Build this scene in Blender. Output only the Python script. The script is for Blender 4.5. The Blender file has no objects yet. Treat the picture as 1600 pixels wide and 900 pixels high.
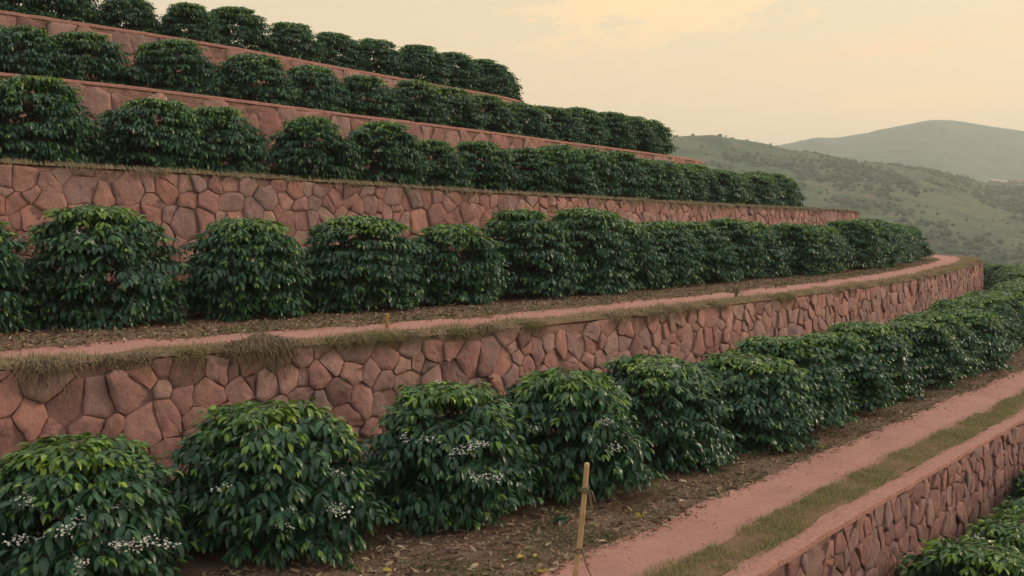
import bpy, math, random
import numpy as np
from mathutils import Vector, noise as mnoise

random.seed(7)
rng = np.random.default_rng(7)
scene = bpy.context.scene
COL = scene.collection
R = math.radians

# ------------------------------------------------------------------ camera
CAM_Z, FPX, HORIZON = 3.6, 1555.0, 356.0        # eye height above the lower path, focal length in px of a 1600 px frame
PITCH = math.atan((450 - HORIZON) / FPX)
cam_data = bpy.data.cameras.new('camera')
cam = bpy.data.objects.new('camera', cam_data)
COL.objects.link(cam)
cam.location = (0, 0, CAM_Z)
cam.rotation_euler = (R(90) - PITCH, 0, 0)
cam_data.sensor_width = 36.0
cam_data.lens = 36.0 * FPX / 1600.0
cam_data.clip_start, cam_data.clip_end = 0.1, 12000
scene.camera = cam

# ------------------------------------------------------------------ sky, sun, exposure
SUN_AZ, SUN_EL = R(72), R(20)                    # azimuth measured from +Y (view axis) towards +X
world = bpy.data.worlds.new('World')
scene.world = world
world.use_nodes = True
wt = world.node_tree
for n in list(wt.nodes):
    wt.nodes.remove(n)


def wn(kind, **kw):
    n = wt.nodes.new(kind)
    for k, v in kw.items():
        setattr(n, k, v)
    return n


def wmath(op, a, b=None, c=None, clamp=False):
    n = wn('ShaderNodeMath', operation=op, use_clamp=clamp)
    for i, x in enumerate((a, b, c)):
        if x is None:
            continue
        if isinstance(x, (int, float)):
            n.inputs[i].default_value = x
        else:
            wt.links.new(x, n.inputs[i])
    return n.outputs[0]


def wmix(fac, a, b):
    n = wn('ShaderNodeMix', data_type='RGBA')
    n.clamp_factor = True
    for s, x in ((n.inputs['Factor'], fac), (n.inputs[6], a), (n.inputs[7], b)):
        if isinstance(x, (int, float)):
            s.default_value = x
        elif isinstance(x, tuple):
            s.default_value = (*x, 1)
        else:
            wt.links.new(x, s)
    return n.outputs[2]


w_out = wn('ShaderNodeOutputWorld')
w_bg = wn('ShaderNodeBackground')
w_bg.inputs['Strength'].default_value = 0.13
w_sky = wn('ShaderNodeTexSky', sky_type='NISHITA')
w_sky.sun_disc = False
w_sky.sun_elevation = SUN_EL
w_sky.sun_rotation = SUN_AZ
w_sky.air_density, w_sky.dust_density, w_sky.ozone_density = 1.5, 3.0, 1.0
w_tc = wn('ShaderNodeTexCoord')
w_sep = wn('ShaderNodeSeparateXYZ')
wt.links.new(w_tc.outputs['Generated'], w_sep.inputs[0])
dx, dy, dz = w_sep.outputs
w_az = wmath('ARCTAN2', dx, dy)
w_el = wmath('ARCSINE', dz)
# evening veil: warm cream low down, greyer above, cooler on the side away from the sun
k_sun = wmath('MULTIPLY_ADD', wmath('ADD', wmath('MULTIPLY', dx, math.sin(SUN_AZ) * .6), wmath('MULTIPLY', dy, .8)), 0.5, 0.5, clamp=True)
k_up = wmath('MULTIPLY', w_el, 1.0 / 0.30, clamp=True)
low = wmix(k_up, (10.4, 6.55, 2.9), (6.3, 5.35, 3.6))
k_zen = wmath('SMOOTH_MIN', wmath('MULTIPLY', wmath('SUBTRACT', w_el, 0.22), 1.3, clamp=True), 1.0, 0.1)
veil = wmix(k_zen, low, (6.2, 6.5, 6.3))
veil = wmix(wmath('SUBTRACT', 0.85, k_sun, clamp=True), veil, (4.3, 4.6, 4.7))
sky_col = wmix(0.85, w_sky.outputs[0], veil)
# a few thin evening clouds, each an elongated patch of broken noise
w_noise = wn('ShaderNodeTexNoise')
w_noise.inputs['Scale'].default_value = 21.0
w_noise.inputs['Detail'].default_value = 8.0
w_noise.inputs['Roughness'].default_value = 0.62
w_map = wn('ShaderNodeMapping')
w_map.inputs['Scale'].default_value = (1.0, 1.0, 3.2)
wt.links.new(w_tc.outputs['Generated'], w_map.inputs[0])
wt.links.new(w_map.outputs[0], w_noise.inputs['Vector'])


def cloud(prev, az, el, sa, se, amount, colour, tilt=0.0, lo=0.46, hi=0.62):
    a = wmath('SUBTRACT', w_az, az)
    e = wmath('SUBTRACT', wmath('SUBTRACT', w_el, el), wmath('MULTIPLY', a, tilt))
    q = wmath('ADD', wmath('POWER', wmath('ABSOLUTE', wmath('DIVIDE', a, sa)), 2.0), wmath('POWER', wmath('ABSOLUTE', wmath('DIVIDE', e, se)), 2.0))
    g = wmath('POWER', 2.718, wmath('MULTIPLY', q, -1.0))
    mr = wn('ShaderNodeMapRange', interpolation_type='SMOOTHSTEP')
    mr.inputs['From Min'].default_value, mr.inputs['From Max'].default_value = lo, hi
    s = wmath('ADD', wmath('MULTIPLY', w_noise.outputs[0], 0.75), wmath('MULTIPLY', g, 0.27))
    wt.links.new(s, mr.inputs['Value'])
    f = wmath('MULTIPLY', wmath('MULTIPLY', mr.outputs[0], amount), wmath('POWER', g, 0.4))
    return wmix(f, prev, colour)


sky_col = cloud(sky_col, 0.155, 0.222, 0.115, 0.038, 0.9, (9.9, 6.35, 3.0), 0.10, .42, .56)
sky_col = cloud(sky_col, 0.28, 0.238, 0.17, 0.022, 0.9, (9.3, 5.9, 3.2), 0.20, .42, .56)
sky_col = cloud(sky_col, 0.10, 0.178, 0.07, 0.006, 0.5, (8.6, 5.6, 3.1), 0.06)
sky_col = cloud(sky_col, 0.36, 0.163, 0.09, 0.006, 0.9, (8.8, 5.5, 3.0), 0.05, .38, .56)
sky_col = cloud(sky_col, 0.39, 0.116, 0.08, 0.012, 0.95, (9.4, 6.0, 3.1), 0.02, .38, .56)
sky_col = cloud(sky_col, 0.48, 0.178, 0.06, 0.006, 0.5, (8.6, 5.6, 3.1), 0.02)
sky_col = cloud(sky_col, 0.28, 0.106, 0.16, 0.005, 0.4, (8.0, 5.9, 3.9), 0.03)
sky_col = cloud(sky_col, -0.30, 0.30, 0.25, 0.03, 0.6, (9.0, 6.6, 4.0), 0.1)
sky_col = cloud(sky_col, 0.75, 0.25, 0.25, 0.03, 0.8, (9.6, 7.0, 3.8), 0.1)
wt.links.new(sky_col, w_bg.inputs['Color'])
wt.links.new(w_bg.outputs[0], w_out.inputs[0])

sun_data = bpy.data.lights.new('sun', 'SUN')
sun_data.energy = 2.1
sun_data.angle = R(12)
sun_data.color = (1.0, 0.80, 0.58)
sun = bpy.data.objects.new('sun', sun_data)
COL.objects.link(sun)
sun_dir = Vector((math.sin(SUN_AZ) * math.cos(SUN_EL), math.cos(SUN_AZ) * math.cos(SUN_EL), math.sin(SUN_EL)))
sun.rotation_euler = sun_dir.to_track_quat('Z', 'Y').to_euler()

vs = scene.view_settings
vs.view_transform = 'Standard'
vs.look = 'None'
vs.exposure = 0.2
vs.gamma = 1.0
vs.use_curve_mapping = False
scene.cycles.max_bounces = 6
scene.cycles.diffuse_bounces = 3
scene.cycles.glossy_bounces = 2
scene.cycles.transmission_bounces = 3
scene.cycles.volume_bounces = 1
scene.cycles.use_denoising = True

# ------------------------------------------------------------------ helpers


def tag(o, label=None, cat=None, group=None, kind=None):
    if label: o['label'] = label
    if cat: o['category'] = cat
    if group: o['group'] = group
    if kind: o['kind'] = kind
    return o


def empty(name, loc=(0, 0, 0), rz=0.0):
    o = bpy.data.objects.new(name, None)
    o.empty_display_size = 0.2
    COL.objects.link(o)
    o.location = loc
    o.rotation_euler = (0, 0, rz)
    return o


def make_mesh(name, V, F, mat, smooth=True, attr=None):
    """F: list of index arrays, each (n, k) with its own k."""
    me = bpy.data.meshes.new(name)
    V = np.asarray(V, np.float32)
    me.vertices.add(len(V))
    me.vertices.foreach_set('co', V.ravel())
    fs = [np.asarray(f, np.int32) for f in F if len(f)]
    loops = np.concatenate([f.ravel() for f in fs])
    tot = np.concatenate([np.full(len(f), f.shape[1], np.int32) for f in fs])
    start = np.r_[0, np.cumsum(tot)[:-1]].astype(np.int32)
    me.loops.add(len(loops))
    me.loops.foreach_set('vertex_index', loops)
    me.polygons.add(len(tot))
    me.polygons.foreach_set('loop_start', start)
    me.polygons.foreach_set('use_smooth', np.broadcast_to(np.asarray(smooth, bool), len(tot)).copy())
    if attr:
        for k, a in attr.items():
            at = me.attributes.new(k, 'FLOAT', 'POINT')
            at.data.foreach_set('value', np.asarray(a, np.float32))
    me.update(calc_edges=True)
    me.validate()
    me.materials.append(mat)
    return me


def link(name, me, parent=None, loc=None):
    o = bpy.data.objects.new(name, me)
    COL.objects.link(o)
    if parent: o.parent = parent
    if loc is not None: o.location = loc
    return o


def fbm(x, y, z=0.0, octs=3):
    return mnoise.fractal(Vector((x, y, z)), 1.0, 2.0, octs)


class Geo:
    """collects vertices and faces of tubes, quads and boxes"""
    def __init__(self):
        self.V, self.F4, self.F3, self.n = [], [], [], 0

    def add(self, V, F4=(), F3=()):
        V = np.asarray(V, float).reshape(-1, 3)
        if len(F4): self.F4.append(np.asarray(F4, int) + self.n)
        if len(F3): self.F3.append(np.asarray(F3, int) + self.n)
        self.V.append(V)
        self.n += len(V)

    def tube(self, pts, rad, k=6, cap=True):
        pts = np.asarray(pts, float)
        n = len(pts)
        rad = np.broadcast_to(np.asarray(rad, float), (n,))
        T = np.gradient(pts, axis=0)
        T /= np.linalg.norm(T, axis=1)[:, None] + 1e-9
        ref = np.array([0, 0, 1.0]) if abs(T[0, 2]) < .9 else np.array([1.0, 0, 0])
        U = np.cross(T, ref); U /= np.linalg.norm(U, axis=1)[:, None] + 1e-9
        W = np.cross(T, U)
        a = np.arange(k) * 2 * math.pi / k
        ring = pts[:, None] + rad[:, None, None] * (np.cos(a)[None, :, None] * U[:, None] + np.sin(a)[None, :, None] * W[:, None])
        V = ring.reshape(-1, 3)
        F = [[i * k + j, i * k + (j + 1) % k, (i + 1) * k + (j + 1) % k, (i + 1) * k + j] for i in range(n - 1) for j in range(k)]
        F3 = []
        if cap:
            V = np.vstack([V, pts[:1], pts[-1:]])
            c0, c1 = n * k, n * k + 1
            F3 = [[c0, (j + 1) % k, j] for j in range(k)] + [[c1, (n - 1) * k + j, (n - 1) * k + (j + 1) % k] for j in range(k)]
        self.add(V, F, F3)

    def box(self, c, s, rz=0.0):
        c = np.array(c, float); s = np.array(s, float) / 2
        P = np.array([[x, y, z] for z in (-1, 1) for x, y in ((-1, -1), (1, -1), (1, 1), (-1, 1))], float) * s
        ca, sa = math.cos(rz), math.sin(rz)
        P = np.c_[P[:, 0] * ca - P[:, 1] * sa, P[:, 0] * sa + P[:, 1] * ca, P[:, 2]] + c
        self.add(P, [[3, 2, 1, 0], [4, 5, 6, 7], [0, 1, 5, 4], [1, 2, 6, 5], [2, 3, 7, 6], [3, 0, 4, 7]])

    def mesh(self, name, mat, smooth=True):
        F = []
        if self.F4: F.append(np.concatenate(self.F4))
        if self.F3: F.append(np.concatenate(self.F3))
        return make_mesh(name, np.concatenate(self.V), F, mat, smooth)


# ------------------------------------------------------------------ materials
class Mat:
    def __init__(self, name, rough=0.9, spec=0.3):
        self.m = bpy.data.materials.new(name)
        self.m.use_nodes = True
        self.t = self.m.node_tree
        self.b = self.t.nodes['Principled BSDF']
        self.b.inputs['Roughness'].default_value = rough
        self.b.inputs['Specular IOR Level'].default_value = spec

    def n(self, kind, **kw):
        x = self.t.nodes.new(kind)
        for k, v in kw.items(): setattr(x, k, v)
        return x

    def l(self, a, b): self.t.links.new(a, b)

    def pos(self):
        return self.n('ShaderNodeNewGeometry').outputs['Position']

    def noise(self, scale, detail=5, rough=.6, vec=None, dist=0.0, stretch=None):
        x = self.n('ShaderNodeTexNoise')
        x.inputs['Scale'].default_value = scale
        x.inputs['Detail'].default_value = detail
        x.inputs['Roughness'].default_value = rough
        x.inputs['Distortion'].default_value = dist
        v = vec or self.pos()
        if stretch:
            mp = self.n('ShaderNodeMapping')
            mp.inputs['Scale'].default_value = stretch
            self.l(v, mp.inputs[0]); v = mp.outputs[0]
        self.l(v, x.inputs['Vector'])
        return x.outputs[0]

    def ramp(self, fac, stops):
        x = self.n('ShaderNodeValToRGB')
        cr = x.color_ramp
        while len(cr.elements) < len(stops): cr.elements.new(0.5)
        for e, (p, c) in zip(cr.elements, stops):
            e.position = p; e.color = (*c, 1) if len(c) == 3 else c
        self.l(fac, x.inputs[0])
        return x.outputs[0]

    def mix(self, fac, a, b, mode='MIX'):
        x = self.n('ShaderNodeMix', data_type='RGBA', blend_type=mode)
        for s, v in ((x.inputs['Factor'], fac), (x.inputs[6], a), (x.inputs[7], b)):
            if isinstance(v, (int, float)): s.default_value = v
            elif isinstance(v, tuple): s.default_value = (*v, 1)
            else: self.l(v, s)
        return x.outputs[2]

    def math(self, op, a, b=None):
        x = self.n('ShaderNodeMath', operation=op)
        for i, v in enumerate((a, b)):
            if v is None: continue
            if isinstance(v, (int, float)): x.inputs[i].default_value = v
            else: self.l(v, x.inputs[i])
        return x.outputs[0]

    def maprange(self, v, a, b, c=0.0, d=1.0):
        x = self.n('ShaderNodeMapRange', interpolation_type='SMOOTHSTEP')
        for i, q in zip(('From Min', 'From Max', 'To Min', 'To Max'), (a, b, c, d)): x.inputs[i].default_value = q
        self.l(v, x.inputs['Value'])
        return x.outputs[0]

    def color(self, c):
        if isinstance(c, tuple): self.b.inputs['Base Color'].default_value = (*c, 1)
        else: self.l(c, self.b.inputs['Base Color'])

    def bump(self, h, strength=.5, dist=.02):
        x = self.n('ShaderNodeBump')
        x.inputs['Strength'].default_value = strength
        x.inputs['Distance'].default_value = dist
        self.l(h, x.inputs['Height'])
        self.l(x.outputs[0], self.b.inputs['Normal'])


def mat_leaf():
    M = Mat('coffee_leaf', rough=.35, spec=.6)
    age = M.n('ShaderNodeAttribute', attribute_name='age').outputs['Fac']
    isl = M.n('ShaderNodeNewGeometry').outputs['Random Per Island']
    c = M.ramp(age, [(0.0, (.020, .074, .042)), (.40, (.030, .102, .044)), (.64, (.088, .185, .028)), (1.0, (.22, .32, .022))])
    v = M.ramp(isl, [(0.0, (.62, .68, .72)), (.5, (1, 1, 1)), (.93, (1.25, 1.2, 1.1)), (1.0, (1.7, 1.5, 1.3))])
    c = M.mix(1.0, c, v, 'MULTIPLY')
    across = M.n('ShaderNodeAttribute', attribute_name='rib').outputs['Fac']
    c = M.mix(M.maprange(across, .80, 1.0, 0.0, .40), c, (.10, .17, .06))
    M.color(c)
    M.bump(M.noise(55, 2, .5), .18, .01)
    tr = M.n('ShaderNodeBsdfTranslucent')
    M.l(M.mix(1.0, c, (1.3, 1.5, .7), 'MULTIPLY'), tr.inputs[0])
    mx = M.n('ShaderNodeMixShader'); mx.inputs[0].default_value = .22
    out = M.t.nodes['Material Output']
    M.l(M.b.outputs[0], mx.inputs[1]); M.l(tr.outputs[0], mx.inputs[2]); M.l(mx.outputs[0], out.inputs[0])
    return M.m


def mat_simple(name, ca, cb, scale=8, rough=.9, bump=0.0, spec=.2):
    M = Mat(name, rough, spec)
    nz = M.noise(scale, 5, .65)
    M.color(M.ramp(nz, [(.3, ca), (.7, cb)]))
    if bump: M.bump(nz, bump, .02)
    return M.m


def mat_island(name, cols, rough=.85, translucent=0.0):
    M = Mat(name, rough, .2)
    isl = M.n('ShaderNodeNewGeometry').outputs['Random Per Island']
    k = len(cols)
    c = M.ramp(isl, [(i / max(1, k - 1), q) for i, q in enumerate(cols)])
    M.color(c)
    if translucent:
        tr = M.n('ShaderNodeBsdfTranslucent'); M.l(c, tr.inputs[0])
        mx = M.n('ShaderNodeMixShader'); mx.inputs[0].default_value = translucent
        M.l(M.b.outputs[0], mx.inputs[1]); M.l(tr.outputs[0], mx.inputs[2])
        M.l(mx.outputs[0], M.t.nodes['Material Output'].inputs[0])
    return M.m


def mat_stone(name, tint=(1, 1, 1)):
    M = Mat(name, .92, .25)
    isl = M.n('ShaderNodeNewGeometry').outputs['Random Per Island']
    c = M.ramp(isl, [(0.0, (.25, .130, .118)), (.15, (.43, .215, .185)), (.3, (.31, .195, .180)), (.45, (.48, .265, .225)), (.6, (.36, .170, .145)), (.75, (.40, .245, .215)), (.9, (.50, .240, .19)), (1.0, (.33, .165, .145))])
    n1 = M.noise(2.3, 6, .62)
    c = M.mix(M.maprange(n1, .35, .75), c, M.mix(1.0, c, (.72, .74, .78), 'MULTIPLY'))
    n2 = M.noise(13, 6, .7)
    c = M.mix(M.maprange(n2, .48, .72, 0, .6), c, M.mix(1.0, c, (1.28, 1.22, 1.16), 'MULTIPLY'))
    n5 = M.noise(46, 4, .75)
    c = M.mix(M.maprange(n5, .56, .75, 0, .5), c, (.13, .062, .05))
    # grey green lichen and dust in patches
    n3 = M.noise(1.1, 5, .7)
    c = M.mix(M.maprange(n3, .55, .70, 0, .45), c, (.20, .165, .115))
    n6 = M.noise(2.6, 5, .65, stretch=(1, 1, .18))          # damp runs down the face
    c = M.mix(M.maprange(n6, .55, .72, 0, .45), c, M.mix(1.0, c, (.52, .55, .56), 'MULTIPLY'))
    n7 = M.noise(9, 5, .75)
    c = M.mix(M.maprange(n7, .64, .74, 0, .55), c, (.30, .29, .22))
    c = M.mix(1.0, c, tint, 'MULTIPLY')
    M.color(c)
    h = M.math('ADD', M.math('MULTIPLY', M.noise(7, 7, .66), 1.0), M.math('MULTIPLY', n5, .25))
    M.bump(h, .8, .05)
    return M.m


def mat_path():
    M = Mat('path_dirt', .95, .15)
    n1 = M.noise(.9, 6, .6)
    n2 = M.noise(24, 6, .75)
    c = M.ramp(n1, [(.3, (.52, .255, .21)), (.55, (.60, .305, .255)), (.75, (.54, .285, .235))])
    c = M.mix(M.maprange(n2, .55, .75, 0, .5), c, (.34, .145, .10))
    c = M.mix(M.maprange(M.noise(5, 5, .7), .58, .75, 0, .45), c, (.36, .20, .135))
    c = M.mix(M.maprange(M.noise(2.1, 5, .65, stretch=(1, 1, 1), dist=.5), .5, .66, 0, .5), c, (.60, .335, .275))
    c = M.mix(M.maprange(M.noise(70, 3, .7), .6, .72, 0, .6), c, (.25, .12, .09))
    M.color(c)
    M.bump(M.math('ADD', n2, M.math('MULTIPLY', M.noise(4, 5, .65), 1.6)), .9, .05)
    return M.m


def mat_soil(name, dark=(.18, .110, .082), light=(.34, .215, .155), green=(.10, .095, .045), gl=.55, gh=.75):
    M = Mat(name, .97, .1)
    n1 = M.noise(2.2, 6, .7)
    n2 = M.noise(30, 5, .75)
    c = M.ramp(n1, [(.3, dark), (.7, light)])
    c = M.mix(M.maprange(n2, .5, .7, 0, .65), c, M.mix(1.0, c, (.55, .52, .5), 'MULTIPLY'))
    c = M.mix(M.maprange(M.noise(1.4, 5, .7, dist=.4), gl, gh, 0, .75), c, green)
    M.color(c)
    M.bump(M.math('ADD', n2, M.noise(9, 5, .7)), .9, .05)
    return M.m


def mat_hill(name, grass, dry, wood, scale):
    M = Mat(name, .95, .1)
    a = M.noise(scale, 7, .62, dist=.6)
    b = M.noise(scale * 3.1, 7, .68, dist=.4)
    d = M.noise(scale * 17, 4, .7)
    c = M.mix(M.maprange(a, .46, .60), grass, dry)
    c = M.mix(M.maprange(b, .47, .56), c, wood)
    c = M.mix(M.maprange(d, .5, .62, 0, .6), c, M.mix(1.0, c, (.5, .58, .55), 'MULTIPLY'))
    c = M.mix(M.maprange(M.noise(scale * 2.2, 6, .65), .62, .70, 0, .7), c, (.20, .135, .085))
    M.color(c)
    M.bump(M.math('ADD', b, d), .8, 4.0)
    return M.m


LEAF = mat_leaf()
BARK = mat_simple('coffee_bark', (.06, .045, .032), (.15, .115, .08), 30, .9, .4)
PETAL = mat_island('coffee_petal', [(.80, .78, .70), (.86, .85, .80), (.70, .64, .50)], .7, .15)
STONE = mat_stone('red_rubble_stone')
STONE_LOW = mat_stone('lower_rubble_stone', (.86, .84, .86))
JOINT = mat_simple('earth_joint', (.14, .082, .066), (.33, .175, .142), 6, .97, .8)
PATH = mat_path()
COPING = mat_simple('coping_render', (.34, .160, .128), (.50, .250, .205), 14, .93, .9)
SOIL = mat_soil('bed_soil')
VERGE = mat_soil('verge_soil', (.25, .145, .10), (.40, .225, .165), (.20, .17, .085), .46, .60)
GRASS = mat_island('verge_grass', [(.17, .18, .06), (.27, .25, .10), (.40, .33, .16), (.21, .21, .07), (.50, .40, .23)], .8, .25)
DRY = mat_island('dry_grass', [(.38, .28, .17), (.50, .38, .24), (.30, .22, .14), (.25, .20, .10)], .85, .2)
ROOT = mat_island('dry_roots', [(.25, .18, .12), (.36, .27, .18), (.18, .13, .09)], .9)
LITTER = mat_island('leaf_litter', [(.12, .070, .045), (.24, .150, .095), (.40, .29, .19), (.16, .09, .058), (.32, .21, .13), (.09, .052, .036), (.48, .36, .24)], .9)
WEED = mat_island('green_weed', [(.05, .10, .03), (.10, .15, .045), (.15, .17, .065)], .7, .2)
YELLOW = mat_island('yellow_leaf', [(.42, .28, .035), (.46, .34, .06), (.36, .28, .06)], .6, .2)

# ------------------------------------------------------------------ terrace contours (plan, metres; the camera stands at 0,0)
CT = dict(
    A=[(-8, -2.2), (-5, 1.4), (-1.5, 5.5), (2.4, 10.1), (4.8, 13), (9.8, 18.9), (15.4, 25.5), (21, 33.3), (26.4, 42.4), (29.8, 49), (31.6, 55.5), (31.7, 61.5), (28, 68.5), (21.5, 73), (13, 75), (2, 76)],
    B=[(-16, 3.3), (-10.5, 7.5), (-5.8, 11.2), (-4.1, 12.6), (-1.8, 14.4), (0, 15.9), (3.2, 19.3), (7, 23.7), (10.6, 28.3), (14.3, 33.6), (18, 39.7), (21.2, 45.3), (23.8, 50.6), (25.4, 55.5), (25.6, 60), (23.5, 64), (19, 67), (12, 69), (2, 70)],
    C=[(-20, 8.4), (-14.7, 12.5), (-10, 16.2), (-6.2, 19.4), (-1.6, 23.7), (2, 27.8), (5.3, 32), (8.8, 36.9), (12.7, 42.2), (15.9, 46.9), (17.8, 51.6), (17.8, 55.8), (15.5, 59.3), (10.5, 62), (2, 63.5)],
    D=[(-23.2, 12.3), (-18, 16.2), (-13.2, 20.0), (-9.5, 23), (-5.2, 27.1), (-1.7, 31), (1.5, 35), (5.6, 40.2), (8.1, 44), (8.9, 47.2), (8.3, 50.5), (5.5, 53.5), (0, 55.5), (-6, 56.5)],
    E=[(-26.4, 16.2), (-21.2, 20.2), (-16.4, 23.8), (-12.9, 26.6), (-8.9, 30.3), (-5.7, 34), (-3, 37.4), (-.9, 40), (.4, 42.5), (.6, 45), (-.3, 48), (-3, 50), (-9, 51.5)],
    T=[(-28.5, 19.5), (-23.5, 23.5), (-19, 27), (-15.6, 30), (-12, 34), (-9, 38), (-6.8, 41), (-5.2, 43.2), (-4.6, 44.6), (-4.8, 45.6), (-5.6, 46.6), (-7.5, 47.3), (-10, 47.8)])
# floor height above the lower path, along the contour (s, z)
CZ = dict(A=[(0, 0), (100, 0)], B=[(0, 2.0), (90, 2.0)], C=[(0, 4.72), (14, 4.71), (17, 4.66), (21, 4.56), (25, 4.47), (35, 4.38), (60, 4.36)],
          D=[(0, 6.96), (15, 6.94), (18, 6.91), (24, 6.75), (30, 6.68), (43, 6.57), (70, 6.56)],
          E=[(0, 9.3), (16, 9.25), (22, 9.12), (27, 9.0), (34, 8.92), (60, 8.9)], T=[(0, 9.9), (60, 9.4)])


class Line:
    def __init__(self, P, Z=None, step=.1):
        P = np.array(P, float)
        Q = np.vstack([2 * P[0] - P[1], P, 2 * P[-1] - P[-2]])
        out = []
        t = np.linspace(0, 1, 40, endpoint=False)[:, None]
        for i in range(1, len(Q) - 2):
            p0, p1, p2, p3 = Q[i - 1:i + 3]
            out.append(.5 * ((2 * p1) + (-p0 + p2) * t + (2 * p0 - 5 * p1 + 4 * p2 - p3) * t**2 + (-p0 + 3 * p1 - 3 * p2 + p3) * t**3))
        out = np.vstack(out + [P[-1:]])
        s = np.r_[0, np.cumsum(np.hypot(*np.diff(out, axis=0).T))]
        self.S = np.arange(0, s[-1], step)
        self.X = np.interp(self.S, s, out[:, 0]); self.Y = np.interp(self.S, s, out[:, 1])
        tx, ty = np.gradient(self.X), np.gradient(self.Y)
        k = np.ones(25) / 25
        pad = lambda v: np.convolve(np.pad(v, 12, mode='edge'), k, 'valid')
        tx, ty = pad(tx), pad(ty)
        L = np.hypot(tx, ty)
        self.NX, self.NY = -ty / L, tx / L          # uphill normal
        self.len = self.S[-1]
        self.Z = Z

    def at(self, s, off=0.0):
        s = np.asarray(s, float)
        nx, ny = np.interp(s, self.S, self.NX), np.interp(s, self.S, self.NY)
        return np.interp(s, self.S, self.X) + off * nx, np.interp(s, self.S, self.Y) + off * ny

    def nrm(self, s):
        return np.interp(s, self.S, self.NX), np.interp(s, self.S, self.NY)

    def z(self, s):
        return np.interp(s, [q[0] for q in self.Z], [q[1] for q in self.Z])


LN = {k: Line(v, CZ[k]) for k, v in CT.items()}


def offset_line(L, off):
    x, y = L.at(L.S[::20], off)
    return Line(np.c_[x, y], L.Z)


LN['F'] = offset_line(LN['A'], -6.0)               # outer edge of the lowest terrace
Z_FLOOR = -2.45
LN['F'].Z = [(0, Z_FLOOR), (200, Z_FLOOR)]
UP = dict(F='A', A='B', B='C', C='D', D='E', E='T')


def lump(x, y, amp):
    return amp * (fbm(x * .9, y * .9, 3.1, 4) + .5 * fbm(x * 3.3, y * 3.3, 8.7, 3))


def ground_z(k, s, off):
    x, y = LN[k].at(s, off)
    edge = min(1.0, max(0.0, off) / .4)
    return float(LN[k].z(s)) + lump(float(x), float(y), .035) * edge


def strip(name, k, offs, mat, step=.22, sink=0.0, s0=0.0, s1=None):
    """floor lattice following contour k; offs: list of offsets or functions of s"""
    L = LN[k]
    S = np.arange(s0, s1 or L.len, step)
    V = []
    m = len(offs)
    for i, s in enumerate(S):
        for j, o in enumerate(offs):
            ov = o(s) if callable(o) else o
            x, y = L.at(s, ov)
            z = ground_z(k, s, ov)
            if 0 < j < m - 1: z -= sink
            V.append((float(x), float(y), z))
    I = np.arange((len(S) - 1) * (m - 1))
    r, c = I // (m - 1), I % (m - 1)
    a = r * m + c
    return make_mesh(name, V, [np.c_[a, a + m, a + m + 1, a + 1]], mat)


def wob(base, amp, seed, f=.8):
    return lambda s: base + amp * (fbm(s * f, seed, 0, 3) + .5 * fbm(s * f * 4, seed + 9, 0, 3))


def inner_strip(k, off, name='terrace_ground'):
    """ruled sheet from the offset line of contour k to the foot of the wall above"""
    L, U = LN[k], LN[UP[k]]
    n = int(L.len / .3)
    V = []
    m = 9
    for i in range(n):
        q = i / (n - 1)
        s = q * L.len
        x0, y0 = L.at(s, off); su = q * U.len
        x1, y1 = U.at(su, .3)
        z0 = ground_z(k, s, off)
        for j in range(m):
            w = j / (m - 1)
            x, y = x0 + (x1 - x0) * w, y0 + (y1 - y0) * w
            z = z0 if j == 0 else float(L.z(s)) + lump(float(x), float(y), .035) + (0.5 * w if k == 'E' else 0)
            V.append((float(x), float(y), z))
    I = np.arange((n - 1) * (m - 1)); r, c = I // (m - 1), I % (m - 1); a = r * m + c
    o = link(name, make_mesh(name, V, [np.c_[a, a + m, a + m + 1, a + 1]], SOIL))
    tag(o, kind='structure')


PATHS = dict(A=(wob(.70, .08, 1.0), wob(1.66, .09, 2.0)), B=(wob(.86, .12, 3.0), wob(1.92, .12, 4.0)))
BED_END = dict(A=2.3, B=2.5, C=1.6, D=1.2, E=1.0, F=.6)
for k in 'AB':
    p0, p1 = PATHS[k]
    e0 = .2 if k == 'A' else -.075
    mixo = lambda a, b, w: (lambda s: (a(s) if callable(a) else a) * (1 - w) + (b(s) if callable(b) else b) * w)
    tag(link('grass_verge', strip('grass_verge', k, [e0] + [mixo(e0, p0, w) for w in (.25, .5, .75)] + [p0], VERGE)), kind='structure')
    tag(link('path', strip('path', k, [p0] + [mixo(p0, p1, w) for w in (.12, .3, .5, .7, .88)] + [p1], PATH, sink=.022)), kind='structure')
    e1 = BED_END[k]
    tag(link('terrace_ground', strip('terrace_ground', k, [p1] + [mixo(p1, e1, w) for w in (.33, .66)] + [e1], SOIL)), kind='structure')
for k, e0, m in (('C', -.075, VERGE), ('D', .22, SOIL), ('E', .22, SOIL), ('F', 0, SOIL)):
    e1 = BED_END[k]
    tag(link('terrace_ground', strip('terrace_ground', k, [e0, e0 + (e1 - e0) * .3, e0 + (e1 - e0) * .65, e1], m)), kind='structure')
for k in 'FABCDE':
    inner_strip(k, BED_END[k])

# ------------------------------------------------------------------ rubble walls


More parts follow.
